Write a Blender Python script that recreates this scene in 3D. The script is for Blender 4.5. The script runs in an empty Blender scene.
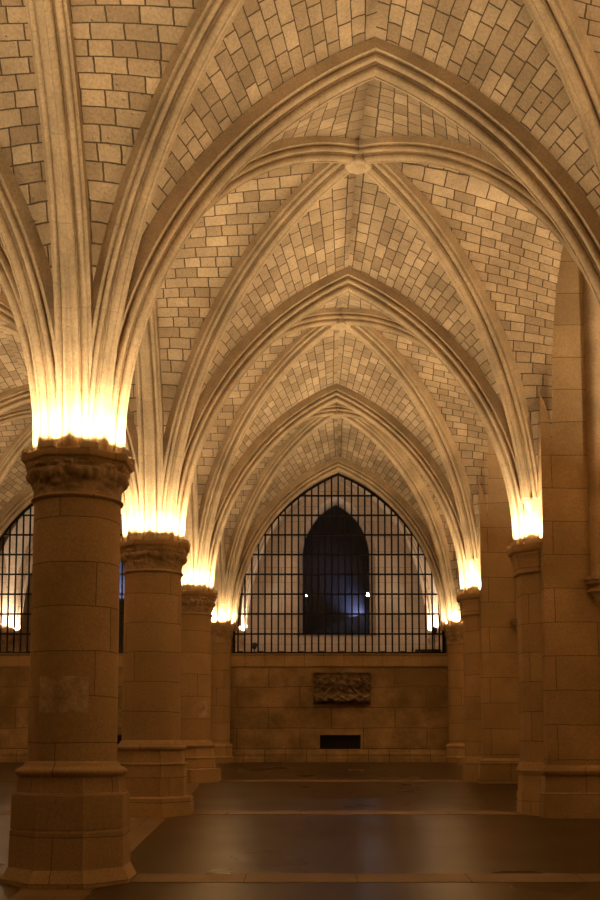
import bpy, math, random
from math import sin, cos, pi, sqrt, acos, atan2, radians, hypot
from mathutils import noise, Vector
random.seed(7)
sc = bpy.context.scene
COL = sc.collection

# ------------------------------------------------------------------ scale
BAY = 5.6                 # metres between column rows
F = 1100.0                # focal length in pixels (36 x 24 frame, portrait)
U = BAY / F
E = 1.756                 # eye height
SLOPE = 0.048            # the floor rises towards the far wall
def fz(Y): return SLOPE * Y - .125
ROWS = [-.04, .96, 1.96, 2.96, 3.96, 4.96, 5.76]
YR = [d * BAY for d in ROWS]
CAPZ = E + 583 * U
CAPDROP = {('B', 2): .12, ('C', 3): .04, ('C', 4): .04}
def NX(line, r):
    if (line, r) == ('B', 2): return -447*U
    if (line, r) == ('C', 2): return 754*U
    if r >= 5: return {'A': -1740, 'B': -410, 'C': 790}[line] * U
    return {'A': -1770, 'B': -444, 'C': 732}[line] * U

# ------------------------------------------------------------------ materials
MATS = {}
def nt(name):
    m = bpy.data.materials.new(name); m.use_nodes = True
    t = m.node_tree; t.nodes.clear()
    o = t.nodes.new('ShaderNodeOutputMaterial'); b = t.nodes.new('ShaderNodeBsdfPrincipled')
    t.links.new(b.outputs[0], o.inputs[0]); MATS[name] = m
    return m, t, b
def L(t, a, b): t.links.new(a, b)
def stone(name, base, alt, mortar=None, bw=.34, bh=1.0, ms=.02, uv=True, rough=.85, vscale=1.0,
          noise_s=2.0, blotch=.35, bump=.35, offset=.5, spec=.25, pit=True, dirt=None, squash=1.0, wob=.05):
    m, t, b = nt(name); N = t.nodes
    tc = N.new('ShaderNodeTexCoord')
    obj = tc.outputs['Object']
    n1 = N.new('ShaderNodeTexNoise'); n1.inputs['Scale'].default_value = noise_s; n1.inputs['Detail'].default_value = 6
    n1.inputs['Roughness'].default_value = .6; L(t, obj, n1.inputs['Vector'])
    n2 = N.new('ShaderNodeTexNoise'); n2.inputs['Scale'].default_value = 38; n2.inputs['Detail'].default_value = 5; L(t, obj, n2.inputs['Vector'])
    if uv:
        br = N.new('ShaderNodeTexBrick'); br.offset = offset; br.squash = squash; br.squash_frequency = 3
        br.inputs['Scale'].default_value = 1; br.inputs['Brick Width'].default_value = bw; br.inputs['Row Height'].default_value = bh
        br.inputs['Mortar Size'].default_value = ms; br.inputs['Mortar Smooth'].default_value = .25; br.inputs['Bias'].default_value = -.1
        br.inputs['Color1'].default_value = (*base, 1); br.inputs['Color2'].default_value = (*alt, 1); br.inputs['Mortar'].default_value = (*(mortar or alt), 1)
        # wobble so that the joints are hand laid
        wn = N.new('ShaderNodeTexNoise'); wn.inputs['Scale'].default_value = 1.3; L(t, tc.outputs['UV'], wn.inputs['Vector'])
        sub = N.new('ShaderNodeVectorMath'); sub.operation = 'MULTIPLY_ADD'
        L(t, wn.outputs['Color'], sub.inputs[0]); sub.inputs[1].default_value = (wob, wob, 0)
        L(t, tc.outputs['UV'], sub.inputs[2]); L(t, sub.outputs[0], br.inputs['Vector'])
        col = br.outputs['Color']
    else:
        rg = N.new('ShaderNodeRGB'); rg.outputs[0].default_value = (*base, 1); col = rg.outputs[0]
    mr = N.new('ShaderNodeMapRange'); mr.inputs[1].default_value = .3; mr.inputs[2].default_value = .7
    mr.inputs[3].default_value = 1 - blotch; mr.inputs[4].default_value = 1 + blotch * .35; L(t, n1.outputs[0], mr.inputs[0])
    mx = N.new('ShaderNodeVectorMath'); mx.operation = 'SCALE'; L(t, col, mx.inputs[0]); L(t, mr.outputs[0], mx.inputs['Scale'])
    out = mx.outputs[0]
    mr2 = N.new('ShaderNodeMapRange'); mr2.inputs[1].default_value = .35; mr2.inputs[2].default_value = .65
    mr2.inputs[3].default_value = .86; mr2.inputs[4].default_value = 1.08; L(t, n2.outputs[0], mr2.inputs[0])
    mx2 = N.new('ShaderNodeVectorMath'); mx2.operation = 'SCALE'; L(t, out, mx2.inputs[0]); L(t, mr2.outputs[0], mx2.inputs['Scale'])
    out = mx2.outputs[0]
    if dirt:
        nd = N.new('ShaderNodeTexNoise'); nd.inputs['Scale'].default_value = .55; nd.inputs['Detail'].default_value = 5; nd.inputs['Roughness'].default_value = .65
        L(t, obj, nd.inputs['Vector'])
        rp = N.new('ShaderNodeMapRange'); rp.inputs[1].default_value = .48; rp.inputs[2].default_value = .62; rp.inputs[3].default_value = 0; rp.inputs[4].default_value = dirt
        L(t, nd.outputs[0], rp.inputs[0])
        mm = N.new('ShaderNodeMix'); mm.data_type = 'RGBA'; L(t, rp.outputs[0], mm.inputs[0]); L(t, out, mm.inputs[6]); mm.inputs[7].default_value = (*[c * .5 for c in alt], 1)
        out = mm.outputs[2]
    L(t, out, b.inputs['Base Color'])
    b.inputs['Roughness'].default_value = rough; b.inputs['Specular IOR Level'].default_value = spec
    bp = N.new('ShaderNodeBump'); bp.inputs['Strength'].default_value = bump; bp.inputs['Distance'].default_value = .02
    h = N.new('ShaderNodeMath'); h.operation = 'MULTIPLY_ADD'; L(t, n2.outputs[0], h.inputs[0]); h.inputs[1].default_value = .5
    if uv:
        inv = N.new('ShaderNodeMath'); inv.operation = 'MULTIPLY'; L(t, br.outputs['Fac'], inv.inputs[0]); inv.inputs[1].default_value = -1.0
        L(t, inv.outputs[0], h.inputs[2])
    else: h.inputs[2].default_value = 0
    hh = h.outputs[0]
    if pit:
        vo = N.new('ShaderNodeTexVoronoi'); vo.inputs['Scale'].default_value = 9; L(t, obj, vo.inputs['Vector'])
        pr = N.new('ShaderNodeMapRange'); pr.inputs[1].default_value = .0; pr.inputs[2].default_value = .13; pr.inputs[3].default_value = -1.2; pr.inputs[4].default_value = 0
        L(t, vo.outputs['Distance'], pr.inputs[0])
        ad = N.new('ShaderNodeMath'); ad.operation = 'ADD'; L(t, hh, ad.inputs[0]); L(t, pr.outputs[0], ad.inputs[1]); hh = ad.outputs[0]
    L(t, hh, bp.inputs['Height']); L(t, bp.outputs[0], b.inputs['Normal'])
    return m
def plain(name, c, rough=.5, metal=0, spec=.5, emit=None, es=0):
    m, t, b = nt(name)
    b.inputs['Base Color'].default_value = (*c, 1); b.inputs['Roughness'].default_value = rough
    b.inputs['Metallic'].default_value = metal; b.inputs['Specular IOR Level'].default_value = spec
    if emit: b.inputs['Emission Color'].default_value = (*emit, 1); b.inputs['Emission Strength'].default_value = es
    n = t.nodes.new('ShaderNodeTexNoise'); n.inputs['Scale'].default_value = 30
    bp = t.nodes.new('ShaderNodeBump'); bp.inputs['Strength'].default_value = .1; bp.inputs['Distance'].default_value = .01
    L(t, n.outputs[0], bp.inputs['Height']); L(t, bp.outputs[0], b.inputs['Normal'])
    return m
M_WEB = stone('vault_blocks', (.52, .385, .235), (.30, .21, .12), (.11, .073, .04), bw=1.5, bh=1.0, ms=.045, squash=.72, wob=.10, noise_s=1.3, blotch=.34, bump=.7)
M_RIB = stone('rib_stone', (.545, .405, .245), (.50, .37, .22), (.44, .33, .19), bw=.85, bh=50, ms=.006, offset=0, noise_s=1.6, blotch=.36, bump=.3)
M_COLM = stone('column_stone', (.56, .39, .205), (.48, .325, .165), (.22, .15, .08), bw=1.9, bh=.44, ms=.006, squash=.6, noise_s=1.1, blotch=.3, bump=.3, dirt=.28)
M_PIER = stone('pier_stone', (.54, .375, .20), (.46, .315, .16), (.22, .15, .08), bw=1.25, bh=.5, ms=.007, noise_s=.8, blotch=.3, bump=.3, dirt=.35)
M_WALL = stone('wall_stone', (.50, .345, .18), (.41, .275, .14), (.18, .12, .07), bw=1.6, bh=.52, ms=.010, noise_s=1.7, blotch=.5, bump=.4, dirt=.8)
M_CORR = stone('corridor_stone', (.60, .475, .35), (.53, .41, .29), (.30, .23, .15), bw=1.1, bh=.46, ms=.008, noise_s=.9, blotch=.25, bump=.3)
M_CARVE = stone('carved_stone', (.50, .36, .21), (.42, .30, .17), uv=False, noise_s=5, blotch=.45, bump=.5, pit=False)
M_PATCH = stone('repair_stone', (.62, .47, .29), (.5, .38, .24), uv=False, noise_s=7, blotch=.5, bump=.4, pit=False)
M_PLAQUE = stone('weathered_relief_stone', (.27, .19, .11), (.2, .15, .1), uv=False, noise_s=6, blotch=.5, bump=.4, pit=False)
M_IRON = plain('black_iron', (.012, .011, .010), .55, .6)
M_HOUSE = plain('uplight_housing', (.62, .47, .27), .6)
M_LENS = plain('uplight_lens', (1, .8, .5), .4, emit=(1, .62, .27), es=22)
M_BLACK = plain('black_plastic', (.01, .01, .012), .5)
M_BULB = plain('white_lamp_glass', (1, 1, 1), .4, emit=(.95, .95, 1), es=60)
M_BANK = plain('dark_slate', (.035, .035, .045), .8)
M_NIGHT = plain('dark_facade', (.02, .02, .02), .9)
# floor
def floor_mat(name, c1, c2, bw, bh, rough, mort):
    m, t, b = nt(name); N = t.nodes; tc = N.new('ShaderNodeTexCoord')
    br = N.new('ShaderNodeTexBrick'); br.inputs['Scale'].default_value = 1; br.inputs['Brick Width'].default_value = bw; br.inputs['Row Height'].default_value = bh
    br.inputs['Mortar Size'].default_value = .008; br.inputs['Color1'].default_value = (*c1, 1); br.inputs['Color2'].default_value = (*c2, 1); br.inputs['Mortar'].default_value = (*mort, 1)
    L(t, tc.outputs['Object'], br.inputs['Vector'])
    n = N.new('ShaderNodeTexNoise'); n.inputs['Scale'].default_value = 1.1; n.inputs['Detail'].default_value = 7; n.inputs['Roughness'].default_value = .65; L(t, tc.outputs['Object'], n.inputs['Vector'])
    mr = N.new('ShaderNodeMapRange'); mr.inputs[1].default_value = .3; mr.inputs[2].default_value = .7; mr.inputs[3].default_value = .75; mr.inputs[4].default_value = 1.15; L(t, n.outputs[0], mr.inputs[0])
    mx = N.new('ShaderNodeVectorMath'); mx.operation = 'SCALE'; L(t, br.outputs['Color'], mx.inputs[0]); L(t, mr.outputs[0], mx.inputs['Scale']); L(t, mx.outputs[0], b.inputs['Base Color'])
    r = N.new('ShaderNodeMapRange'); n3 = N.new('ShaderNodeTexNoise'); n3.inputs['Scale'].default_value = .7; n3.inputs['Detail'].default_value = 1; L(t, tc.outputs['Object'], n3.inputs['Vector']); r.inputs[1].default_value = .25; r.inputs[2].default_value = .75; r.inputs[3].default_value = rough - .03; r.inputs[4].default_value = rough + .05; L(t, n3.outputs[0], r.inputs[0])
    L(t, r.outputs[0], b.inputs['Roughness']); b.inputs['Specular IOR Level'].default_value = .5
    n2 = N.new('ShaderNodeTexNoise'); n2.inputs['Scale'].default_value = 3; n2.inputs['Detail'].default_value = 2; L(t, tc.outputs['Object'], n2.inputs['Vector'])
    bp = N.new('ShaderNodeBump'); bp.inputs['Strength'].default_value = .012; bp.inputs['Distance'].default_value = .03; L(t, n2.outputs[0], bp.inputs['Height'])
    L(t, bp.outputs[0], b.inputs['Normal'])
M_ = floor_mat('dark_floor_slabs', (.075, .045, .021), (.062, .037, .017), 3.0, 2.2, .29, (.05, .035, .025)); M_FLOOR = MATS['dark_floor_slabs']
floor_mat('pale_floor_band', (.26, .17, .085), (.21, .135, .07), 1.1, 5, .5, (.06, .045, .03)); M_BAND = MATS['pale_floor_band']
m = bpy.data.materials.new('window_glass'); m.use_nodes = True; t = m.node_tree; t.nodes.clear()
o = t.nodes.new('ShaderNodeOutputMaterial'); mx = t.nodes.new('ShaderNodeMixShader'); tr = t.nodes.new('ShaderNodeBsdfTransparent'); gl = t.nodes.new('ShaderNodeBsdfGlossy')
tr.inputs[0].default_value = (.75, .78, .85, 1); gl.inputs['Roughness'].default_value = .12; gl.inputs[0].default_value = (.6, .6, .6, 1); mx.inputs[0].default_value = .05
L(t, tr.outputs[0], mx.inputs[1]); L(t, gl.outputs[0], mx.inputs[2]); L(t, mx.outputs[0], o.inputs[0]); M_GLASS = m

# ------------------------------------------------------------------ mesh helpers
class MB:
    def __init__(s): s.v = []; s.f = []; s.uv = []
    def face(s, idx, uvs): s.f.append(tuple(idx)); s.uv.extend(uvs)
    def quad(s, a, b, c, d, uvs=None):
        i = len(s.v); s.v += [a, b, c, d]
        if uvs is None:
            # box-projected uv
            ax = Vector(b) - Vector(a); n = ax.cross(Vector(c) - Vector(a)) if (Vector(c)-Vector(b)).length > 1e-6 else ax.cross(Vector(d) - Vector(a))
            k = max(range(3), key=lambda q: abs(n[q]))
            pr = {0: (1, 2), 1: (0, 2), 2: (0, 1)}[k]
            uvs = [(p[pr[0]], p[pr[1]]) for p in (a, b, c, d)]
        s.face((i, i+1, i+2, i+3), uvs)
    def box(s, x0, x1, y0, y1, z0, z1):
        P = lambda a, b, c: ((x0, x1)[a], (y0, y1)[b], (z0, z1)[c])
        for q in (((0,0,0),(1,0,0),(1,0,1),(0,0,1)), ((1,1,0),(0,1,0),(0,1,1),(1,1,1)), ((0,1,0),(0,0,0),(0,0,1),(0,1,1)),
                  ((1,0,0),(1,1,0),(1,1,1),(1,0,1)), ((0,0,1),(1,0,1),(1,1,1),(0,1,1)), ((0,1,0),(1,1,0),(1,0,0),(0,0,0))):
            s.quad(*[P(*k) for k in q])
    def grid(s, pts, uvs, closed_j=False):
        """pts[i][j] -> quads"""
        n, m_ = len(pts), len(pts[0]); b = len(s.v)
        for row in pts: s.v += row
        for i in range(n-1):
            for j in range(m_ if closed_j else m_-1):
                j2 = (j+1) % m_
                a, b_, c, d = b+i*m_+j, b+i*m_+j2, b+(i+1)*m_+j2, b+(i+1)*m_+j
                u = [uvs[i][j], uvs[i][j+1], uvs[i+1][j+1], uvs[i+1][j]]
                s.face((a, b_, c, d), u)
    def cap(s, pts):
        i = len(s.v); s.v += pts
        s.face(range(i, i+len(pts)), [(p[0], p[1]) for p in pts])
    def loft(s, rings, caps=True, u0=0.0, shift=0.0):
        """rings: list of lists of (x,y,z); closed loops; uv = girth length, z"""
        uvs = []
        for r in rings:
            acc = [u0]
            for k in range(len(r)):
                acc.append(acc[-1] + (Vector(rings[0][(k+1) % len(r)]) - Vector(rings[0][k])).length)
            uvs.append(acc)
        vv = [0]
        for k in range(1, len(rings)): vv.append(vv[-1] + (Vector(rings[k][0]) - Vector(rings[k-1][0])).length)
        z0 = rings[0][0][2]
        s.grid(rings, [[(a, z0 + v + shift) for a in acc] for acc, v in zip(uvs, vv)], closed_j=True)
        if caps:
            s.cap(list(reversed(rings[0]))); s.cap(rings[-1])
    def build(s, name, mat, parent=None, smooth=None, bevel=None, fix=True):
        me = bpy.data.meshes.new(name); me.from_pydata(s.v, [], s.f)
        uvl = me.uv_layers.new(name='UVMap')
        flat = [c for uv in s.uv for c in uv]; uvl.data.foreach_set('uv', flat)
        me.materials.append(mat)
        me.validate()
        if smooth is not None:
            import bmesh
            bm = bmesh.new(); bm.from_mesh(me); bmesh.ops.remove_doubles(bm, verts=bm.verts, dist=1e-4)
            if fix: bmesh.ops.recalc_face_normals(bm, faces=bm.faces)
            bm.to_mesh(me); bm.free()
            me.shade_smooth(); me.set_sharp_from_angle(angle=radians(smooth))
        o = bpy.data.objects.new(name, me); COL.objects.link(o)
        if parent is not None:
            o.parent = parent; o.matrix_parent_inverse = parent.matrix_basis.inverted()
        return o
def empty(name, loc):
    o = bpy.data.objects.new(name, None); COL.objects.link(o); o.location = loc; o.empty_display_size = .2
    return o
def tag(o, label=None, cat=None, group=None, kind=None):
    if label: o['label'] = label
    if cat: o['category'] = cat
    if group: o['group'] = group
    if kind: o['kind'] = kind
    return o
def ngon(cx, cy, z, r, n=8, rot=None, oct_=True):
    """regular polygon with apothem r for an octagon, radius r otherwise, a flat side towards the viewer"""
    if n == 8:
        rr = r / cos(pi/8); rot = pi/8
    else: rr = r; rot = rot or 0
    return [(cx + rr*cos(rot + 2*pi*k/n), cy + rr*sin(rot + 2*pi*k/n), z) for k in range(n)]
def oct_r(th, r):          # distance to an octagon of apothem r in direction th
    a = (th + pi/8) % (pi/4) - pi/8
    return r / cos(a)
def mixring(cx, cy, z, r, k, n=48):
    """k=0 circle radius r, k=1 octagon apothem r"""
    return [(cx + ((1-k)*r + k*oct_r(2*pi*q/n, r))*cos(2*pi*q/n), cy + ((1-k)*r + k*oct_r(2*pi*q/n, r))*sin(2*pi*q/n), z) for q in range(n)]

# ------------------------------------------------------------------ rib profile (across, depth)
def big_profile():
    h = [(.185, -.10), (.185, .070), (.170, .078)]
    for k in range(1, 6): a = k/5*pi; h.append((.158 - .010*k/5 - .040*sin(a)*.9, .080 + .024*k/5))
    for k in range(0, 9): a = -.9 + k/8*(pi*1.02); h.append((.122 + .036*cos(a), .132 + .034*sin(a)))
    for k in range(1, 8): a = k/8*pi; h.append((.094 - .022*k/8 - .012*sin(a), .150 + .045*k/8 - .050*sin(a)))
    for k in range(0, 10): a = -.75 + k/9*(pi/2+.55); h.append((.076*cos(a), .208 + .052*sin(a)))
    h.append((.014, .263)); h.append((.014, .27))
    return [(x, p) for x, p in h] + [(-x, p) for x, p in reversed(h)]
PROF = big_profile()
PD = .27                                     # rib depth
PROF_DIAG = [(x*.84, p if p < 0 else p*.95) for x, p in PROF]
PROF_SMALL = [(x*.5, p*.5) for x, p in PROF]

def solveR(D, r0, p, hs): return ((D-r0)**2 + hs**2 - p*p) / (2*(D-r0-p))

def rib_half(mb, P0, P1, r0, R, zs, prof, n=26, zstart=None, flip=1):
    dx, dy = P1[0]-P0[0], P1[1]-P0[1]; D = hypot(dx, dy); dx /= D; dy /= D
    nx, ny = -dy, dx
    rows, uvs = [], []
    girth = [0]
    for k in range(len(prof)):
        a, b = prof[k], prof[(k+1) % len(prof)]; girth.append(girth[-1] + hypot(a[0]-b[0], a[1]-b[1]))
    for i in range(n+1):
        t = i/n; row = []
        for (w, p) in prof:
            rr = R - p
            c = max(-1, min(1, (r0 + R - D)/rr)); te = acos(c); th0 = 0
            if zstart is not None: th0 = math.asin(max(0, min(1, (zstart-zs)/rr)))
            th = th0 + (te-th0)*t
            hpos = r0 + R - rr*cos(th); z = zs + rr*sin(th)
            row.append((P0[0] + dx*hpos + nx*w, P0[1] + dy*hpos + ny*w, z))
        rows.append(row)
        s_ = R*acos(max(-1, min(1, (r0+R-D)/R)))*t
        uvs.append([(s_ + .31, g) for g in girth])
    if zstart is None:
        rows.insert(0, [(q[0], q[1], q[2]-.2) for q in rows[0]]); uvs.insert(0, [(u[0]-.2, u[1]) for u in uvs[0]])
    mb.grid(rows, uvs, closed_j=True)
    mb.cap(list(reversed(rows[0]))); mb.cap(rows[-1])

def arch_R(D, r0, hs): return solveR(D, r0, PD, hs)

def arch(name, P0, P1, zs, hs, r0=.20, prof=PROF, mat=None, parent=None, zstart=None, r0b=None):
    Mx, My = (P0[0]+P1[0])/2, (P0[1]+P1[1])/2
    D = hypot(Mx-P0[0], My-P0[1]); mb = MB()
    R = arch_R(D, r0, hs)
    rib_half(mb, P0, (Mx, My), r0, R, zs, prof, zstart=zstart)
    rib_half(mb, P1, (Mx, My), r0, R, zs, prof, zstart=zstart)
    return mb.build(name, mat or M_RIB, parent, smooth=38)

# ------------------------------------------------------------------ webs
def rowcoord(s, h):    # course number for an arc length s: tall courses low down, small ones near the crown
    # h(s) = .33 -> .155 over 3.6 m
    acc, x, ds = 0, 0, .05
    while x < s:
        f = min(1, x/3.4); acc += min(ds, s-x)/(.30*(1-f) + .135*f); x += ds
    return acc
ROWT = [rowcoord(k*.05, 0) for k in range(240)]
def rowc(s):
    k = s/.05; i = min(238, int(k)); return ROWT[i] + (ROWT[i+1]-ROWT[i])*(k-i)

def web_half(mb, P0, PT, PB, r0, RT, RD, zs, axis, crown=.03, n=30, nv=8, flipuv=0, steep=None):
    """surface between the half arch P0->PT and the half diagonal P0->PB"""
    def pt(P1, R, h):      # h = fraction of the run
        dx, dy = P1[0]-P0[0], P1[1]-P0[1]; D = hypot(dx, dy)
        x = (D-r0)*h; th = acos(max(-1, min(1, 1 - x/R)))
        hp = r0 + x
        return Vector((P0[0]+dx/D*hp, P0[1]+dy/D*hp, zs + R*sin(th))), th
    DT = hypot(PT[0]-P0[0], PT[1]-P0[1]) - r0; DB = hypot(PB[0]-P0[0], PB[1]-P0[1]) - r0
    thm = acos(1 - DT/RT); HT = RT*sin(thm); HB = RD*sin(acos(1 - DB/RD))
    def along(P1, hp, z):
        dx, dy = P1[0]-P0[0], P1[1]-P0[1]; D = hypot(dx, dy); return Vector((P0[0]+dx/D*hp, P0[1]+dy/D*hp, zs+z))
    pts, uvs = [], []
    for i in range(n+1):
        th = thm*i/n; zT = RT*sin(th); h = i/n
        if steep: hp = steep + (DT+r0-steep)*(1-max(0, 1-(zT/HT)**3.2)**(1/3.2))
        else: hp = r0 + RT*(1-cos(th))
        zD = zT*(1 + (HB/HT-1)*(zT/HT)**3)
        a = along(PT, hp, zT); b = along(PB, r0 + RD - sqrt(max(0, RD*RD-zD*zD)), zD)
        row, ur = [], []
        for j in range(nv+1):
            v = j/nv; q = a.lerp(b, v); q.z += crown*sin(pi*v)*min(1, h*1.3)
            row.append(tuple(q)); ur.append(((q.x if axis == 'x' else q.y)/.2 + flipuv, rowc(RT*th)))
        pts.append(row); uvs.append(ur)
    mb.grid(pts, uvs)

def vault(cname, n00, n10, n01, n11, zs, hsT0, hsT1, hsL, hsB, label=None, r0=.20, corbels=False, mat=M_WEB, ribmat=M_RIB, skipweb=()):
    """n00 near-left, n10 near-right, n01 far-left, n11 far-right"""
    B = (sum(p[0] for p in (n00, n10, n01, n11))/4, sum(p[1] for p in (n00, n10, n01, n11))/4)
    e = empty('ceiling', (B[0], B[1], zs)); tag(e, kind='structure')
    if label: e['label'] = label
    mid = lambda a, b: ((a[0]+b[0])/2, (a[1]+b[1])/2)
    dist = lambda a, b: hypot(a[0]-b[0], a[1]-b[1])
    RD = {p: solveR(dist(p, B), r0, PD*.95, hsB) for p in (n00, n10, n01, n11)}
    for a, b, hs, ax in ((n00, n10, hsT0, 'y'), (n01, n11, hsT1, 'y'), (n00, n01, hsL, 'x'), (n10, n11, hsL, 'x')):
        mb = MB(); mm = mid(a, b)
        RT = solveR(dist(a, mm), r0, PD, hs)
        st = .60 if corbels and a is n10 and b is n11 else None
        web_half(mb, a, mm, B, r0, RT, RD[a], zs, ax, steep=st)
        web_half(mb, b, mm, B, r0, RT, RD[b], zs, ax, flipuv=.63, steep=st)
        o = mb.build('vault_cell', mat, e, smooth=60, fix=False)
        # make every normal point down, then thicken upwards
        me = o.data
        import bmesh
        bm = bmesh.new(); bm.from_mesh(me)
        for f in bm.faces:
            if f.normal.z > 0: f.normal_flip()
        bm.to_mesh(me); bm.free()
        sd = o.modifiers.new('thick', 'SOLIDIFY'); sd.thickness = .16; sd.offset = -1
    for a in (n00, n10, n01, n11):
        cb = corbels and a is n11 and a[1] < YR[5] - 1
        mb = MB(); zst = E + 712*U; rib_half(mb, a, B, r0, RD[a], zs, PROF_DIAG, zstart=zst if cb else None)
        dr = mb.build('diagonal_rib', ribmat, e, smooth=38)
        if cb:
            d_ = dist(a, B); ux, uy = (B[0]-a[0])/d_, (B[1]-a[1])/d_; hp = .20 + .27; px_, py_ = a[0]+ux*hp, a[1]+uy*hp
            mb = MB(); mb.loft([mixring(px_-ux*q, py_-uy*q, z, r_, 0, 24) for z, r_, q in ((zst-.22, .01, .14), (zst-.18, .04, .13), (zst-.1, .055, .10), (zst-.05, .08, .09), (zst, .085, .08), (zst+.02, .08, .08))])
            mb.build('corbel', M_CARVE, dr, smooth=40)
    # keystone: a carved round boss
    zb = zs + hsB; mb = MB(); rings = []
    for z, r in ((.35, .15), (.06, .15), (.02, .165), (-.01, .175), (-.03, .165), (-.04, .13), (-.035, .10), (-.06, .08), (-.07, .03)):
        n = 32; rings.append([(B[0] + (r*(1+.06*cos(8*2*pi*q/n)))*cos(2*pi*q/n), B[1] + (r*(1+.06*cos(8*2*pi*q/n)))*sin(2*pi*q/n), zb + z) for q in range(n)])
    mb.loft(rings); mb.build('keystone', ribmat, e, smooth=50)
    return e

HST = (1352-583)*U + .11; HSB = (1483-583)*U; HSW = (1362-583)*U
def node(l, r): return (NX(l, r), YR[r])
for r in range(5):
    h1 = HSW if r == 4 else HST
    vault('c', node('B', r), node('C', r), node('B', r+1), node('C', r+1), CAPZ, HST, h1, HST, HSB, corbels=True)
    vault('c', node('A', r), node('B', r), node('A', r+1), node('B', r+1), CAPZ, HST, h1, HST, HSB)
rowname = {1: 'just above the viewer', 2: 'closest to the viewer in full view', 3: 'second in the receding series', 4: 'third in the receding series', 5: ''}
for r in range(1, 6):
    h = HSW if r == 5 else HST
    labs = {1: 'moulded pointed arch overhead, crossing the nave before the big column',
            2: 'largest moulded pointed arch, springing from the massive nearest column across the nave',
            3: 'second moulded pointed arch across the nave, springing from the second round column',
            4: 'third moulded pointed arch across the nave, springing from the third column',
            5: 'moulded pointed arch framing the large grilled window in the end wall'}
    labs2 = {1: 'moulded pointed arch of the side nave overhead, before the big column',
             2: 'moulded pointed arch of the side nave springing away from the massive nearest column',
             3: 'moulded pointed arch of the side nave springing from the second round column',
             4: 'moulded pointed arch of the side nave springing from the third column',
             5: 'moulded pointed arch framing the side nave window, partly behind the massive column'}
    tag(arch('transverse_arch', node('B', r), node('C', r), CAPZ, h), labs[r], 'arch', 'arches across the main nave')
    tag(arch('transverse_arch', node('A', r), node('B', r), CAPZ, h), labs2[r], 'arch', 'arches across the side nave')
nm = {'A': 'far colonnade', 'B': 'main column row'}
sp = {0: 'from behind the viewer to the column beside', 1: 'reaching overhead towards the massive nearest column', 2: 'between the massive nearest column and the second', 3: 'between the second and third column', 4: 'between the third column and the end wall'}
for l in 'AB':
    for r in range(5):
        tag(arch('longitudinal_arch', node(l, r), node(l, r+1), CAPZ, HST), 'pointed arch along the ' + nm[l] + ', ' + sp[r], 'arch', 'arches along the column rows')

# ------------------------------------------------------------------ columns
def lathe(mb, cx, cy, prof, n=56, u0=0):
    """prof: (z, r, k)  k=octagon mix"""
    mb.loft([mixring(cx, cy, z, r, k, n) for z, r, k in prof], u0=u0)
def capital_parts(cx, cy, zt, s, parent, seed, half=None):
    """abacus, carved foliage bell and neck ring. s scales the radii"""
    k = 1.0
    mb = MB(); n = 64
    lathe(mb, cx, cy, [(zt-.14, .475*s, 1), (zt-.12, .49*s, 1), (zt-.085, .50*s, 1), (zt-.07, .525*s, 1), (zt-.05, .532*s, 1), (zt-.008, .532*s, 1), (zt, .52*s, 1)], n)
    mb.build('abacus', M_COLM, parent, smooth=30)
    mb = MB(); rings = []; uv = []
    nz, na = 30, 192
    rnd = random.Random(seed)
    leaves = []
    for q in range(8):
        leaves.append((q*pi/4 + pi/8 + rnd.uniform(-.05, .05), .30, .62, .13, .085))
        leaves.append((q*pi/4 + rnd.uniform(-.1, .1), .24, .70, .11, .055))
    for q in range(16): leaves.append((q*pi/8 + rnd.uniform(-.1, .1), .13, .88+rnd.uniform(-.04, .03), .07, .06))
    for q in range(14): leaves.append((rnd.uniform(0, 2*pi), .12, rnd.uniform(.3, .6), .09, .035))
    for i in range(nz+1):
        t = i/nz; z = zt - .44 + .345*t
        base = (.435 + .062*t**2.2)*s; ring = []
        for q in range(na):
            th = 2*pi*q/na; d = 0
            for (a, wa, tc_, wt, amp) in leaves:
                da = (th-a+pi) % (2*pi) - pi
                if abs(da) < wa*1.3 and abs(t-tc_) < wt*1.7:
                    e_ = (da/wa)**2 + ((t-tc_)/wt)**2
                    lob = 1 + .35*cos(da/wa*9)
                    d = max(d, .62*amp*max(0, 1-e_/2.2)**.7*lob)
            d += .012*noise.noise(Vector((cos(th)*9, sin(th)*9, z*22 + seed)))
            fade = min(1, (1-t)*9, t*9)
            rr = base + d*s*fade
            ring.append((cx + rr*cos(th), cy + rr*sin(th), z))
        rings.append(ring)
    mb.loft(rings); mb.build('carved_foliage', M_CARVE, parent, smooth=60)
    mb = MB(); lathe(mb, cx, cy, [(zt-.475, .43*s, 0), (zt-.465, .455*s, 0), (zt-.45, .465*s, 0), (zt-.435, .455*s, 0), (zt-.425, .44*s, 0)])
    mb.build('neck_ring', M_COLM, parent, smooth=50)

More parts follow.
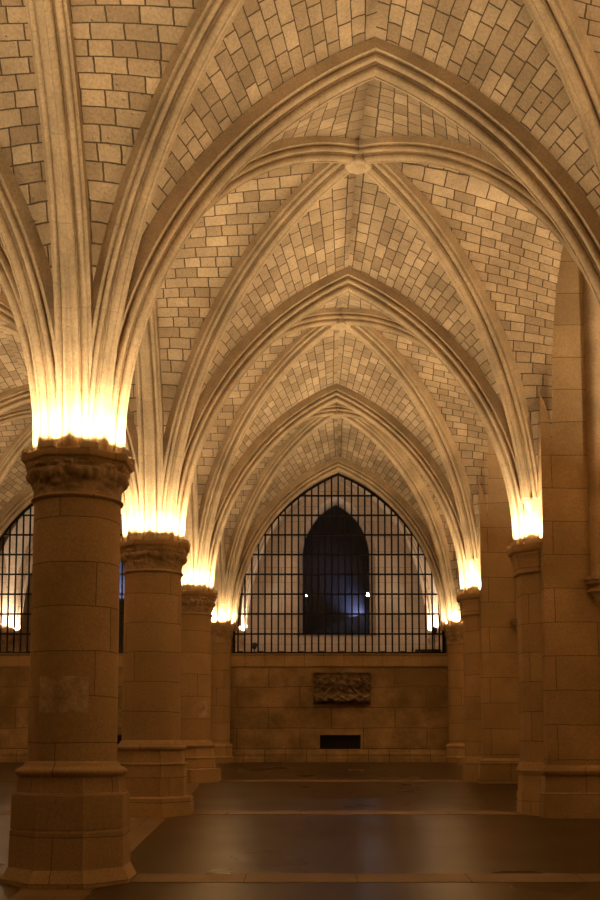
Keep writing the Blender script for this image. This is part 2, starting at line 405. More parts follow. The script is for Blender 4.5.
def base_profile_B1(f):
    return [(f-.1, .625, 1), (f+.015, .62, 1), (f+.03, .61, 1), (f+.13, .56, 1), (f+.135, .555, 1), (f+.48, .55, 1), (f+.495, .54, 1), (f+.50, .53, 1), (f+.505, .545, 1),
            (f+.80, .54, 1), (f+.83, .535, 1), (f+.845, .505, 1), (f+.85, .50, 1), (f+1.0, .485, 1)]
def base_profile_B(f, zt, r=.5):
    H = zt-f
    return [(f-.1, .635, 1), (f+.03, .635, 1), (f+.24, .625, 1), (f+.255, .55, 1), (f+.26, .52, 1), (zt-.22, .515, 1), (zt-.2, .54, 1), (zt-.185, .535, 1), (zt-.175, .495, 1), (zt, .48, 1)]
def column(l, r, label, group=None, seed=1):
    cx, cy = node(l, r); f = fz(cy); zt = CAPZ - CAPDROP.get((l, r), 0)
    e = empty('stone_column', (cx, cy, f)); tag(e, label, 'column', group or 'free-standing columns of the hall', 'thing')
    zb = f + 1.0 if r <= 2 else 1.60
    mb = MB(); lathe(mb, cx, cy, base_profile_B1(f) if r <= 2 else base_profile_B(f, zb), 64, u0=seed*.37)
    mb.build('octagonal_base', M_COLM, e, smooth=30)
    mb = MB(); lathe(mb, cx, cy, [(zb-.005, .475, 1), (zb+.01, .505, .9), (zb+.025, .522, .8), (zb+.045, .53, .7), (zb+.065, .525, .6), (zb+.08, .505, .4), (zb+.095, .48, .2), (zb+.11, .468, 0), (zb+.13, .46, 0), (zb+.15, .44, 0)])
    mb.build('base_ring', M_COLM, e, smooth=50)
    mb = MB(); n = 24
    lathe(mb, cx, cy, [(zb+.14 + (zt-.46-zb-.14)*k/n, .438 - .006*k/n, 0) for k in range(n+1)], u0=seed*.71)
    mb.build('shaft', M_COLM, e, smooth=50)
    capital_parts(cx, cy, zt, 1.0, e, seed)
    for (rr_, a0, a1, z0, z1) in ([(2, -36, 30, 2.02, 2.37)] if l == 'B' and r == 2 else [(4, 32, 62, 2.19, 2.53)] if l == 'B' and r == 4 else []):
        mb = MB(); rows, uvs = [], []
        for zz, ex in ((z0, -.02), (z0, .006), (z1, .006), (z1, -.02)):
            rows.append([(cx + (.437+ex)*sin(radians(a0+(a1-a0)*q/14)), cy - (.437+ex)*cos(radians(a0+(a1-a0)*q/14)), zz) for q in range(15)]); uvs.append([(q*.03, zz) for q in range(15)])
        mb.grid(rows, uvs); tag(mb.build('repair_block', M_PATCH, e, smooth=40), 'paler repair block let into the shaft')
    # springer core and plinth blocks under the ribs
    mb = MB(); lathe(mb, cx, cy, [(zt, .36, 0), (zt+.9, .36, 0), (zt+1.6, .30, 0), (zt+2.0, .1, 0)], 24); mb.build('springer', M_RIB, e, smooth=50)
    return e

# uplights
FIX = None
LIGHT_POS = []
def uplight_proto():
    global FIX
    e = empty('uplight', (0, 0, 0))
    mb = MB(); x, y, z = .085, .026, .055
    P = lambda a, b, c: (a, b, c)
    ring = lambda s, zz: [(-x*s, -y*s, zz), (x*s, -y*s, zz), (x*s, y*s, zz), (-x*s, y*s, zz)]
    mb.loft([ring(.92, 0), ring(1, .008), ring(1, z-.006), ring(.96, z), ring(.82, z), ring(.80, z-.012)])
    mb.build('housing', M_HOUSE, e)
    mb = MB(); mb.loft([ring(.79, z-.013), ring(.79, z-.006)]); mb.build('lens', M_LENS, e)
    return e
PROTO = uplight_proto(); PROTO_USED = False
LD = {}
def place_uplight(x, y, z, rot, label, group, power, color):
    global PROTO_USED
    if not PROTO_USED: o = PROTO; PROTO_USED = True
    else:
        o = PROTO.copy(); COL.objects.link(o)
        for ch in PROTO.children:
            c = ch.copy(); COL.objects.link(c); c.parent = o
    o.location = (x, y, z); o.rotation_euler = (0, 0, rot)
    tag(o, label, 'uplight', group)
    key = (round(power, 2), color)
    if key not in LD:
        d = bpy.data.lights.new('uplight_lamp', 'AREA'); d.shape = 'RECTANGLE'; d.size = .10; d.size_y = .05
        d.energy = power; d.color = color; d.spread = radians(140); LD[key] = d
    lo = bpy.data.objects.new('uplight_lamp', LD[key]); COL.objects.link(lo)
    lo.location = (x + .022*sin(rot), y - .022*cos(rot), z + .062); lo.rotation_euler = (pi, 0, rot)
    # lean the beam slightly outwards
    return o
WARM = (1.0, .765, .475)
PW = 19.5
def ring_uplights(cx, cy, z, r, angs, label, group, power=PW, color=WARM):
    for a in angs:
        rr = oct_r(a, r)
        place_uplight(cx + rr*cos(a), cy + rr*sin(a), z, a + pi/2, label, group, power, color)

colB = {1: 'massive round column beside the viewer, outside the picture edge',
        2: 'massive nearest round column with carved octagonal capital and tall stepped base',
        3: 'second round column of the row, half a bay behind the massive one',
        4: 'third round column of the row, partly hidden by the second'}
ordn = {1: 'first', 2: 'nearest', 3: 'second', 4: 'third'}
for r in (1, 2, 3, 4):
    column('B', r, colB[r], seed=r)
    cx, cy = node('B', r)
    ring_uplights(cx, cy, CAPZ - CAPDROP.get(('B', r), 0), .497, [pi/8 + k*pi/4 for k in range(8)], 'small glowing uplight block on the %s round column capital' % ordn[r], 'uplights on the %s round column' % ordn[r])
for r in (1, 2, 3, 4):
    if r >= 2:
        column('A', r, 'round column of the far colonnade in the side nave, level with the %s main column' % ordn[r], 'columns of the far colonnade', seed=10+r)
    cx, cy = node('A', r)
    if r >= 2:
        ring_uplights(cx, cy, CAPZ, .497, [pi/8 + k*pi/4 for k in range(8)], 'small uplight block on the far colonnade column level with the %s column' % ordn[r], 'uplights on the far colonnade, column %s' % ordn[r])

# end-wall responds
YW = YR[5]
def respond(l, label):
    cx = NX(l, 5); cy = YW - .10; f = fz(cy); s = .70
    e = empty('engaged_column', (cx, cy, f)); tag(e, label, 'column', 'half columns against the end wall', 'thing')
    mb = MB(); lathe(mb, cx, cy, [(f-.05, .40, 1), (f+.12, .40, 1), (f+.16, .36, 1), (f+.36, .35, 1), (f+.38, .37, 1), (f+.42, .36, 1), (f+.46, .32, .5)]); mb.build('base', M_COLM, e, smooth=30)
    mb = MB(); lathe(mb, cx, cy, [(f+.45 + (CAPZ-.47-f-.45)*k/20, .30, 0) for k in range(21)], u0=.3); mb.build('shaft', M_COLM, e, smooth=50)
    zt = CAPZ-.10
    capital_parts(cx, cy, zt, s, e, 31+ord(l))
    mb = MB(); lathe(mb, cx, cy, [(zt-.01, .30, 0), (zt+1.2, .30, 0)], 24); mb.build('springer', M_RIB, e, smooth=50)
    return cx, cy, zt
for l, lab in (('A', 'half column at the end wall, far corner of the side nave'), ('B', 'slender half column against the end wall between the two grilled windows'),
               ('C', 'slender half column against the end wall right of the grilled window, behind the piers')):
    cx, cy, zt = respond(l, lab)
    ring_uplights(cx, cy, zt, .34, [-pi*7/8, -pi*5/8, -pi*3/8, -pi/8], 'uplight block on the end wall half column ' + {'A': 'in the far corner', 'B': 'between the two grilled windows', 'C': 'beside the piers'}[l], 'uplights on end wall half column ' + {'A': 'far corner', 'B': 'between windows', 'C': 'beside the piers'}[l], PW*.8)

# piers on the other side: a cross wall with an engaged octagonal half column
PX0 = 702*U
def box_prism(mb, x0, x1, y0, y1, z0, z1, ch=.0): mb.box(x0, x1, y0, y1, z0, z1)
def pier(r, label):
    cx, cy = node('C', r); f = fz(cy - .7); ff = min(fz(cy-.7), fz(cy))
    x0 = PX0; x1 = x0 + 3.3; hw = .62; zt = CAPZ - CAPDROP.get(('C', r), 0)
    e = empty('stone_pier', (cx, cy, f)); tag(e, label, 'pier', 'piers with half columns along the nave', 'thing')
    mb = MB(); mb.box(x0, x1, cy-hw, cy+hw, ff-.1, 9.6); o = mb.build('cross_wall', M_PIER, e)
    bv = o.modifiers.new('bev', 'BEVEL'); bv.width = .03; bv.segments = 2
    # plinth with moulded top
    tz = 1.27; 
    def rect(g_, z, ):
        g = g_*.7
        return rect0(g, z)
    def rect0(g, z): return [(x0-g, cy-hw-g, z), (x1+.02, cy-hw-g, z), (x1+.02, cy+hw+g, z), (x0-g, cy+hw+g, z)]
    mb = MB(); mb.loft([rect(.14, ff-.1), rect(.14, ff+.04), rect(.12, ff+.34), rect(.09, ff+.37), rect(.075, tz-.04), rect(.12, tz), rect(.13, tz+.04), rect(.10, tz+.08), rect(.03, tz+.12), rect(-.02, tz+.13)])
    mb.build('plinth', M_PIER, e, smooth=25)
    s = .92; xx = cx
    mb = MB(); g = lambda rr, z: (z, rr, 1)
    lathe(mb, xx, cy, [g(.46, ff-.1), g(.46, ff+.04), g(.45, ff+.34), g(.435, ff+.37), g(.43, tz-.04), g(.455, tz), g(.46, tz+.04), g(.44, tz+.08), g(.425, tz+.12), g(.40, tz+.16)], 64)
    mb.build('half_column_base', M_COLM, e, smooth=30)
    mb = MB(); n = 22
    lathe(mb, xx, cy, [(tz+.1 + (zt-.40-tz-.1)*k/n, .40, 1) for k in range(n+1)], 64, u0=r*.4); mb.build('half_column_shaft', M_COLM, e, smooth=30)
    mb = MB(); lathe(mb, xx, cy, [(zt-.44, .41, 1), (zt-.43, .44, 1), (zt-.41, .45, 1), (zt-.39, .43, 1), (zt-.36, .425, 1), (zt-.22, .455, 1), (zt-.17, .47, 1), (zt-.15, .485, 1), (zt-.12, .48, 1), (zt-.10, .51, 1), (zt-.07, .525, 1), (zt-.02, .525, 1), (zt, .52, 1)], 64)
    mb.build('moulded_capital', M_COLM, e, smooth=28)
    mb = MB(); lathe(mb, xx, cy, [(zt, .36, 0), (zt+.9, .36, 0), (zt+1.6, .30, 0), (zt+2.0, .1, 0)], 24); mb.build('springer', M_RIB, e, smooth=50)
    # corbelled shaft on the side face
    sx = 863*U; sy = cy-hw; zc = E + 164*2.85*U
    mb = MB(); lathe(mb, sx, sy, [(zc-.02, .13, 0), (9.33, .13, 0)], 24); mb.build('wall_shaft', M_RIB, e, smooth=50)
    mb = MB(); lathe(mb, sx, sy, [(zc-.46, .02, 0), (zc-.40, .07, 0), (zc-.3, .09, 0), (zc-.24, .13, 0), (zc-.22, .19, .4), (zc-.17, .15, 0), (zc-.13, .16, 0), (zc-.10, .21, .5), (zc-.06, .20, 1), (zc-.05, .23, 1), (zc, .23, 1)], 32); mb.build('corbel', M_CARVE, e, smooth=35)
    return xx, cy, zt
pl = {1: 'stone cross-wall pier beside the viewer, out of the picture', 2: 'nearest stone pier with half column, hidden behind the picture edge',
      3: 'tall stone pier with octagonal half column and bright uplights, closest in view', 4: 'further stone pier with half column, standing between the near pier and end wall'}
for r in (1, 2, 3, 4):
    cx, cy, zt = pier(r, pl[r])
    ring_uplights(cx, cy, zt, .49, [pi*5/8, pi*7/8, pi*9/8, pi*11/8], 'small uplight block on the moulded capital of the ' + {1: 'pier beside the viewer', 2: 'nearest pier', 3: 'tall pier closest in view', 4: 'further pier'}[r], 'uplights on pier half column ' + ordn[r])
# side chapels between the piers
mb = MB(); mb.box(NX('C', 1)-.05, PX0+3.3, YR[0], YW, 9.35, 9.6); tag(mb.build('ceiling', M_WEB), kind='structure')

for r in range(1, 5):  # added fill light per side bay, out of view, to brighten the pier faces
    d_ = bpy.data.lights.new('chapel_fill', 'AREA'); d_.size = .4; d_.energy = 140; d_.color = WARM; d_.spread = radians(140)
    lo = bpy.data.objects.new('chapel_fill', d_); COL.objects.link(lo); lo.location = (PX0+2.9, (YR[r]+YR[r+1])/2, 4.6); lo.rotation_euler = (pi, 0, 0)
# ------------------------------------------------------------------ floor and walls
XL = NX('A', 0) - .6; XR = PX0 + 3.3
mb = MB(); Y0, Y1 = -.9, YW + .2
fl = bpy.data.objects  # noqa
mb.box(XL-.3, XR+.3, Y0, Y1*sqrt(1+SLOPE**2), -.3, 0)
o = mb.build('floor', M_FLOOR); o.rotation_euler = (math.atan(SLOPE), 0, 0); o.location.z = -.125; tag(o, kind='structure'); FLO = o
bx = MB(); q = sqrt(1+SLOPE**2)
for r in range(0, 5):
    yc = (ROWS[r]+.0)*BAY*q
    bx.box(XL, XR, yc-.24, yc+.24, -.05, .004)
b_ = bx.build('floor_band', M_BAND, None); b_.parent = FLO
bx = MB()
for l in 'AB':
    x = NX(l, 1); bx.box(x-.33, x+.33, Y0, (YW-.1)*q, -.05, .0035)
b_ = bx.build('floor_band', M_BAND, None); b_.parent = FLO

def pointed(half, spring_z, apex_z, n=18):
    """right half outline from the spring to the apex"""
    h = apex_z - spring_z; R = (half*half + h*h)/(2*half); th = acos(max(-1, min(1, (R-half)/R)))
    return [((R*cos(th*k/n) - (R-half)), spring_z + R*sin(th*k/n)) for k in range(n+1)]
def wall_with_arches(mb, xa, xb, ops, y0, y1, zb, zt, splay=0.0):
    """ops: (cx, half, sill, spring, apex) sorted in x. Solid wall pierced by pointed openings; splay widens the near face"""
    x = xa
    for (cx, half, sill, spr, apx) in ops:
        mb.box(x, cx-half-splay, y0, y1, zb, zt)
        fr = pointed(half+splay, spr, apx+splay*1.3); bk = pointed(half, spr, apx)
        def full(o, s0): return [(cx-p[0], p[1]) for p in o] + [(cx+p[0], p[1]) for p in reversed(o[:-1])]
        Fp, Bp = full(fr, 0), full(bk, 0)
        sf = sill - splay*.6
        for k in range(len(Fp)-1):
            (xa_, za_), (xb_, zb_) = Fp[k], Fp[k+1]; (xc, zc), (xd, zd) = Bp[k], Bp[k+1]
            mb.quad((xa_, y0, za_), (xb_, y0, zb_), (xb_, y0, zt), (xa_, y0, zt))
            mb.quad((xd, y1, zd), (xc, y1, zc), (xc, y1, zt), (xd, y1, zt))
            s0 = k*.2
            mb.quad((xa_, y0, za_), (xc, y1, zc), (xd, y1, zd), (xb_, y0, zb_), [(y0, s0), (y1, s0), (y1, s0+.2), (y0, s0+.2)])
        L0, R0 = Fp[0][0], Fp[-1][0]; L1, R1 = Bp[0][0], Bp[-1][0]
        mb.quad((L0, y0, sf), (L1, y1, sill), (L1, y1, spr), (L0, y0, spr))
        mb.quad((R1, y1, sill), (R0, y0, sf), (R0, y0, spr), (R1, y1, spr))
        mb.quad((L0, y0, sf), (R0, y0, sf), (R1, y1, sill), (L1, y1, sill))
        mb.quad((L0, y0, zb), (R0, y0, zb), (R0, y0, sf), (L0, y0, sf))
        mb.quad((R1, y1, zb), (L1, y1, zb), (L1, y1, sill), (R1, y1, sill))
        if splay > 0:
            mb.quad((L0, y0, zt), (R0, y0, zt), (R1, y1, zt), (L1, y1, zt))
            mb.quad((L0, y0, sf), (L1, y1, sill), (L1, y1, zb), (L0, y0, zb)); mb.quad((R0, y0, sf), (R1, y1, sill), (R1, y1, zb), (R0, y0, zb))
        x = cx + half + splay
    mb.box(x, xb, y0, y1, zb, zt)
SILL = E + 86*4.96*U
WIN = [( -1075*U, 3.05), (190*U, 2.72)]     # centre, half width
W_APEX = E + 1362*U; W_SPR = E + 565*U
# upper wall
mb = MB()
wall_with_arches(mb, XL-.2, XR+.2, [(c, h, SILL, W_SPR, W_APEX) for c, h in WIN], YW, YW+.45, SILL-.02, 9.8)
o = mb.build('wall_end', M_WALL); tag(o, kind='structure'); WE = o
# lower wall with two dark vents
mb = MB(); vz0, vz1 = E-.303, E+.126
vents = [(-1.0*0 + (84-301)*4.96*U, (124.5-301)*4.96*U), (19*4.96*U, 60*4.96*U)]
x = XL-.2
for a, b in vents:
    mb.box(x, a, YW, YW+.45, .8, SILL-.02)
    mb.box(a, b, YW, YW+.45, .8, vz0); mb.box(a, b, YW, YW+.45, vz1, SILL-.02)
    x = b
mb.box(x, XR+.2, YW, YW+.45, .8, SILL-.02)
mb.build('parapet_wall', M_WALL, WE)
for a, b in vents:
    mb = MB(); mb.box(a-.05, b+.05, YW+.44, YW+.50, vz0-.05, vz1+.05); mb.build('vent_back', M_BLACK, WE)
# sill band and foot moulding
for (xa, xb) in ((NX('A', 5)+.3, NX('B', 5)-.3), (NX('B', 5)+.28, NX('C', 5)-.28)):
    mb = MB(); yy = YW
    pr = [(0, SILL-.34), (-.03, SILL-.33), (-.05, SILL-.30), (-.05, SILL-.04), (-.09, SILL-.01), (-.09, SILL+.015), (.12, SILL+.02)]
    pr2 = pr + [(.12, SILL-.34)]
    rings = [[(x, yy+p[0], p[1]) for p in pr2] for x in (xa, xb)]
    mb.loft(rings); mb.build('sill_band', M_PIER, WE, smooth=20)
    mb = MB(); f = fz(YW)
    pr = [(.05, f-.05), (-.16, f-.05), (-.16, f+.10), (-.12, f+.12), (-.12, f+.20), (-.09, f+.22), (-.03, f+.30), (.05, f+.32)]
    mb.loft([[(x, yy+p[0], p[1]) for p in pr] for x in (xa, xb)]); mb.build('foot_moulding', M_WALL, WE, smooth=20)
# closing walls
mb = MB(); mb.box(XL-.4, XL, -1.2, YW+6.2, -1, 9.8); tag(mb.build('wall_left', M_PIER), kind='structure')
mb = MB(); mb.box(XR, XR+.4, -1.2, YW+6.2, -1, 9.8); tag(mb.build('wall_right', M_PIER), kind='structure')
mb = MB(); mb.box(XL-.4, XR+.4, -1.25, -.85, -1, 9.8); tag(mb.build('wall_back', M_PIER), kind='structure')
mb = MB(); mb.box(XL-.4, XR+.4, -1.2, YR[0]+.05, 9.3, 9.6); mb.box(XL-.4, NX('A',0)-.0, YR[0], YW, 8.0, 8.3); tag(mb.build('ceiling', M_PIER), kind='structure')

# ------------------------------------------------------------------ grilles
def grille(cx, half, label):
    yg = YW + .20; e = empty('window_grille', (cx, yg, SILL)); tag(e, label, 'grille', 'black iron grilles in the end wall windows', 'thing')
    out = pointed(half-.01, W_SPR, W_APEX-.02, 24)
    def ztop(x):
        x = abs(x)
        for k in range(len(out)-1):
            if out[k+1][0] <= x <= out[k][0]:
                f = (out[k][0]-x)/max(1e-6, out[k][0]-out[k+1][0]); return out[k][1]+f*(out[k+1][1]-out[k][1])
        return W_SPR
    def xw(z):
        if z <= W_SPR: return half-.01
        for k in range(len(out)-1):
            if out[k][1] <= z <= out[k+1][1]:
                f = (z-out[k][1])/(out[k+1][1]-out[k][1]); return out[k][0]+f*(out[k+1][0]-out[k][0])
        return 0
    # frame
    path = [(half-.01, SILL+.02)] + out; path = path + [(-p[0], p[1]) for p in reversed(path[:-1])]
    mb = MB(); w = .028; rings = []
    for k, (x, z) in enumerate(path):
        a = path[max(0, k-1)]; b = path[min(len(path)-1, k+1)]; dx, dz = b[0]-a[0], b[1]-a[1]; l = hypot(dx, dz) or 1; nx, nz = -dz/l, dx/l
        rings.append([(cx+x+nx*0, yg-w, z), (cx+x+nx*2*w, yg-w, z+nz*2*w), (cx+x+nx*2*w, yg+w, z+nz*2*w), (cx+x, yg+w, z)])
    mb.loft(rings); mb.box(cx-half, cx+half, yg-w, yg+w, SILL+.018, SILL+.075); mb.build('frame', M_IRON, e)
    pitch = 6.78*4.99*U; n = int(half/pitch)
    for k in range(-n, n+1):
        x = k*pitch
        if abs(x) > half-.06: continue
        mb = MB(); mb.loft([ngon(cx+x, yg, z, .021, 8) for z in (SILL+.03, ztop(x)-.01)]); mb.build('vertical_bar', M_IRON, e, smooth=60)
    for k in range(8):
        z = SILL + .02 + (k+1)*20.3*4.99*U; xx = xw(z)
        if xx > .1:
            mb = MB(); mb.box(cx-xx, cx+xx, yg-.022, yg+.022, z-.021, z+.021); mb.build('cross_bar', M_IRON, e)
    for k in range(-5, 6):
        x = (k+.15)*3*pitch
        if abs(x) < half-.15:
            mb = MB(); mb.loft([[(cx+x+sx*.07*s, yg-.1+sy*.05*s, z) for sx, sy in ((-1,-1),(1,-1),(1,1),(-1,1))] for z, s in ((SILL+.02, 1), (SILL+.07, 1), (SILL+.085, .8))]); mb.build('foot_block', M_IRON, e)
grille(WIN[0][0], WIN[0][1], 'black iron bar grille in the side nave window, partly hidden by the massive column')
grille(WIN[1][0], WIN[1][1], 'large pointed black iron bar grille filling the end window of the main nave')

# relief plaque
px0, px1 = (313-301)*4.96*U, (371-301)*4.96*U; pz0, pz1 = E+35*4.96*U, E+68*4.96*U
mb = MB(); nx_, nz_ = 150, 90; W_, H_ = px1-px0, pz1-pz0; pts, uvs = [], []
def relief(u, v):    # u -1..1, v 0..1
    h = .02
    def g(du, dv, s): return math.exp(-(du*du+dv*dv)/(s*s))
    x, y = u*.88, v      # roughly square units
    # centre: rounded shield with a crest of leaves around it
    r = hypot(x, (y-.58)*.95); a = atan2(y-.58, x)
    h += .075*max(0, 1-(r/.17)**4) + .05*math.exp(-((r-.27)/.06)**2)*(.55+.45*cos(9*a))
    h += .04*g(x-.05, y-.62, .04) + .04*g(x+.05, y-.62, .04) - .05*g(x, y-.52, .035)
    for s in (-1, 1):
        rx, ry = x-s*.66, y-.64; r = hypot(rx, ry); a = atan2(ry, rx)
        h += .09*max(0, 1-(r/(.23+.05*cos(7*a)))**3)*(.7+.3*cos(r*60)) 
        h += .05*g(rx, ry, .06)
        # drapery falling diagonally
        d = (x*s-.45)+(y-.38)*1.1; h += .035*math.exp(-(d/.05)**2)*(1 if y < .6 else 0)
        # scroll at the foot
        yy = .2 + .07*sin((x*s)*9); h += .075*math.exp(-((y-yy)/.055)**2)*(abs(x) < .86)
        yy = .14 - .06*sin((x*s)*9+.6); h += .06*math.exp(-((y-yy)/.045)**2)*(abs(x) < .86)
    h += .018*noise.noise(Vector((x*14, y*14, 2))) + .01*noise.noise(Vector((x*35, y*35, 5)))
    ed = min(1, (1-abs(u))*16, v*12, (1-v)*12); h = h*ed + (.045 if min(1-abs(u), v, 1-v) < .035 else 0)
    return max(.0, h)
for i in range(nz_+1):
    row = []
    for j in range(nx_+1):
        u = -1+2*j/nx_; v = i/nz_; row.append((px0+W_*j/nx_, YW-.05-1.5*relief(u, v), pz0+H_*v))
    pts.append(row); uvs.append([(0, 0)]*(nx_+1))
mb.grid(pts, uvs)
mb.box(px0, px1, YW-.05, YW+.02, pz0, pz1)
tag(mb.build('carved_relief', M_PLAQUE, None, smooth=70), 'weathered carved stone coat of arms relief set in the wall under the grille', 'relief')

# ------------------------------------------------------------------ corridor behind the end wall
YC0 = YW + .45; YC1 = YR[6]; CZS = E + 622*U
LX, LH = 36*5.76*U, 1.0
LX2 = (97-301)*5.76*U*1.012
nodesx = {'A': -1690*U, 'B': LX-590*U, 'C': LX+590*U}
hsT = (1490-622)*U
for a, b in (('B', 'C'), ('A', 'B')):
    vault('c', (nodesx[a], YC0), (nodesx[b], YC0), (nodesx[a], YC1), (nodesx[b], YC1), CZS, hsT, hsT, 3.3, (1560-622)*U, mat=M_CORR, ribmat=M_CORR)
tag(arch('wall_arch', (nodesx['B'], YC1), (nodesx['C'], YC1), CZS, hsT, prof=PROF_SMALL, mat=M_CORR), 'pale pointed wall arch around the dark lancet window seen through the main grille', 'arch', 'wall arches in the passage')
tag(arch('wall_arch', (nodesx['A'], YC1), (nodesx['B'], YC1), CZS, hsT, prof=PROF_SMALL, mat=M_CORR), 'pale pointed wall arch seen through the side nave grille', 'arch', 'wall arches in the passage')
LB, LA, LS = E + 107*5.76*U, E + 242*5.76*U, E + 187*5.76*U
LAN = [(LX2, .88, E+82*5.76*U, E+141*5.76*U, E+222*5.76*U), (LX, LH, LB, LS, LA)]
mb = MB(); wall_with_arches(mb, XL-.2, XR+.2, LAN, YC1, YC1+.45, 2.5, 10.6, splay=.16)
tag(mb.build('wall_passage', M_CORR), kind='structure')
mb = MB(); mb.box(XL, XR, YC0, YC1, 3.0, 3.2); tag(mb.build('floor', M_CORR), kind='structure')
mb = MB(); mb.box(XL-.4, nodesx['A'], YC0-.4, YC1+.4, 8.4, 8.6); mb.box(nodesx['C'], XR+.4, YC0-.4, YC1+.4, 8.4, 8.6); tag(mb.build('ceiling', M_CORR), kind='structure')
for l in 'ABC':
    cx, cy = nodesx[l], YC1 - .1; s = .62
    e = empty('passage_respond', (cx, cy, 3.2)); tag(e, {'A': 'passage half column at the outer end of the side nave', 'B': 'passage half column between the two lancet windows', 'C': 'passage half column right of the dark lancet window'}[l], 'column', 'half columns in the passage', 'thing')
    mb = MB(); lathe(mb, cx, cy, [(3.2, .27, 0), (CZS-.29, .27, 0)], 32); mb.build('shaft', M_CORR, e, smooth=50)
    capital_parts(cx, cy, CZS-.02, s, e, 50+ord(l))
    ring_uplights(cx, cy, CZS-.02, .30, [-pi*.78, -pi*.5, -pi*.22], 'uplight block in the passage behind the grilles, ' + {'A': 'at the outer end', 'B': 'between the lancets', 'C': 'beside the main lancet'}[l], 'uplights in the passage, ' + {'A': 'outer end', 'B': 'between lancets', 'C': 'beside the lancet'}[l], PW*.9, (1.0, .80, .60))
# glass
k = 0
for (x, lh_, lb_, ls_, la_) in LAN:
    k += 1
    out = pointed(lh_+.02, ls_, la_+.02); ol = [(lh_+.02, lb_-.02)] + out
    ol = ol + [(-p[0], p[1]) for p in reversed(ol[:-1])]
    mb = MB(); y = YC1+.40
    mb.loft([[(x+p[0], yy, p[1]) for p in ol] for yy in (y, y+.02)])
    o = mb.build('window_%d' % k, M_GLASS); tag(o, kind='structure')
# outside: courtyard facade, a dark stair bank and lamps
yo = YC1 + 6.0
mb = MB(); mb.box(-9, 10, yo, yo+.4, 2, 13)
tag(mb.build('courtyard_facade', M_NIGHT), 'dark facade beyond the lancet window, tinted by blue light', 'building')
def atp(px, py, Y):
    q_ = (740-py)/F; h = Y*q_/(1.01-q_*.1); return ((px-301)/F*(Y+.1*h), Y, E + h)
ys = YC1 + 3.0
z_ = atp(200, 598, ys); z2_ = atp(240, 634, ys); a = atp(300, 634, ys); b = atp(318, 630, ys); c = atp(345, 619, ys); d = atp(371, 611, ys); g = atp(395, 600, ys)
prof = [(-9, z_[2]), (z_[0], z_[2]), (z2_[0], z2_[2])] + [(p[0], p[2]) for p in (a, b, c, d, g)] + [(9, g[2])]
mb = MB()
loop = prof + [(9, 2.2), (-9, 2.2)]
mb.loft([[(p[0], yy, p[1]) for p in loop] for yy in (ys, ys+.8)])
tag(mb.build('stair_parapet', M_BANK), 'dark sloping stair parapet outside the lancet window', 'parapet')
for (px, py, Y, lab) in ((306, 595, YC1+2.2, 'tiny white lamp outside, beside the plain edge of the lancet window'), (368, 594, YC1+2.2, 'brighter white lamp outside, above the blue glow in the lancet window')):
    p = atp(px, py, Y); e = empty('outdoor_lamp', p); tag(e, lab, 'lamp', 'lamps outside the lancet window')
    rr = .035 if px < 320 else .06
    mb = MB(); mb.loft([ngon(p[0], p[1], p[2]+rr*sin(t), max(.002, rr*cos(t)), 16) for t in [-pi/2 + pi*k/10 for k in range(11)]]); mb.build('bulb', M_BULB, e, smooth=80)
    mb = MB(); mb.loft([ngon(p[0], p[1]+.0, z, r_, 12) for z, r_ in ((2.3, .03), (p[2]-rr-.03, .03), (p[2]-rr+.01, .045))]); mb.build('post', M_BLACK, e, smooth=60)
    d_ = bpy.data.lights.new('lamp', 'POINT'); d_.energy = 12 if px > 320 else 5; d_.color = (.8, .85, 1); d_.shadow_soft_size = .05
    lo = bpy.data.objects.new('lamp', d_); COL.objects.link(lo); lo.location = (p[0], p[1]+.15, p[2])
def spot(loc, tgt, energy, color, size=60, blend=.8, soft=.1):
    d_ = bpy.data.lights.new('spot', 'SPOT'); d_.energy = energy; d_.color = color; d_.spot_size = radians(size); d_.spot_blend = blend; d_.shadow_soft_size = soft
    lo = bpy.data.objects.new('spot', d_); COL.objects.link(lo); lo.location = loc
    lo.rotation_euler = (Vector(tgt)-Vector(loc)).to_track_quat('-Z', 'Y').to_euler()
p = atp(364, 619, yo-.5); spot((p[0]+.1, yo-.3, p[2]-.15), (p[0]-.3, yo, p[2]+.45), 420, (.5, .54, 1.0), 62, 1)
p = atp(122, 575, yo); spot((p[0], yo-1.4, p[2]-1.5), (p[0], yo, p[2]), 1500, (.62, .62, 1.0), 60, 1)

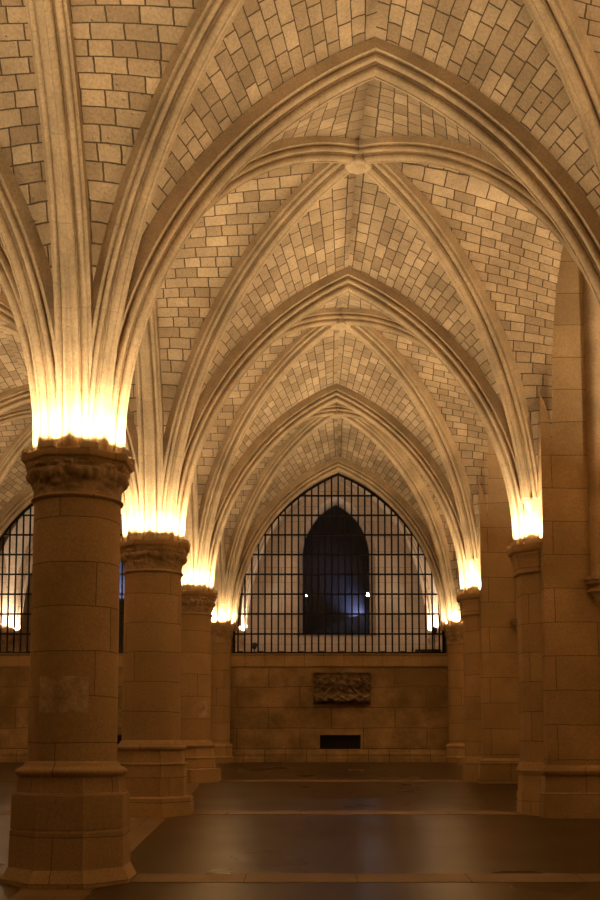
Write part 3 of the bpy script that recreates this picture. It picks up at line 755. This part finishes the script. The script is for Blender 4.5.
# small spotlights on the window ledge
def ledge_spot(px, py, lab):
    Y = YW + .36; p = atp(px, py, Y); e = empty('ledge_spotlight', (p[0], Y, SILL)); tag(e, lab, 'spotlight', 'spotlights on the window ledge')
    mb = MB(); mb.loft([ngon(p[0], Y, z, r_, 10) for z, r_ in ((SILL-.02, .05), (SILL+.02, .05), (SILL+.025, .012), (p[2], .012))]); mb.build('stand', M_BLACK, e, smooth=40)
    mb = MB(); rings = []
    for k, (t_, r_) in enumerate(((-.09, .03), (-.08, .055), (.06, .065), (.09, .08), (.09, .065), (.07, .06))):
        rings.append([(p[0] + r_*cos(2*pi*q/16), Y + t_*.8 + r_*sin(2*pi*q/16)*.3, p[2] + t_*.4 + r_*sin(2*pi*q/16)*.95) for q in range(16)])
    mb.loft(rings); mb.build('head', M_BLACK, e, smooth=40)
for px_, tx in ((254.5, 285), (434.5, 400)):
    q_ = atp(px_, 640, YW+.5); t_ = atp(tx, 560, YC1)
    spot((q_[0], YW+.62, q_[2]+.1), t_, 110, (1.0, .74, .52), 120, 1, .1)
ledge_spot(254.5, 646, 'small black spotlight on the ledge behind the foot of the main grille')
ledge_spot(434.5, 630, 'black spotlight on a stand behind the grille, near its lower corner')
p0 = atp(415, 652, YW+.36); p1 = atp(441, 646, YW+.36)
mb = MB(); mb.loft([[(p0[0]+g, YW+.28+g, z), (p1[0]-g, YW+.28+g, z), (p1[0]-g, YW+.43-g, z), (p0[0]+g, YW+.43-g, z)] for z, g in ((SILL-.01, 0), (SILL+.13, 0), (SILL+.15, .02))])
tag(mb.build('floodlight_box', M_BLACK), 'flat black equipment box on the ledge behind the main grille', 'box')

# ------------------------------------------------------------------ world, camera
w = bpy.data.worlds.new('night'); sc.world = w; w.use_nodes = True
w.node_tree.nodes['Background'].inputs[0].default_value = (.03, .03, .04, 1); w.node_tree.nodes['Background'].inputs[1].default_value = .3
cam = bpy.data.cameras.new('camera'); co = bpy.data.objects.new('camera', cam); COL.objects.link(co); sc.camera = co
co.location = (0, 0, E); PT_ = math.atan(.1); co.rotation_euler = (pi/2 + PT_, 0, 0)
cam.sensor_fit = 'VERTICAL'; cam.sensor_height = 36; cam.sensor_width = 24; cam.lens = F*.995/900*36
cam.shift_x = -1/900; cam.shift_y = (740-109.5-450)/900; cam.clip_start = .05
sc.view_settings.view_transform = 'Standard'; sc.view_settings.look = 'None'; sc.view_settings.gamma = 1; sc.view_settings.use_curve_mapping = False
sc.view_settings.exposure = 0.52
sc.cycles.use_denoising = True; sc.cycles.max_bounces = 10; sc.cycles.diffuse_bounces = 7; sc.cycles.sample_clamp_indirect = 8
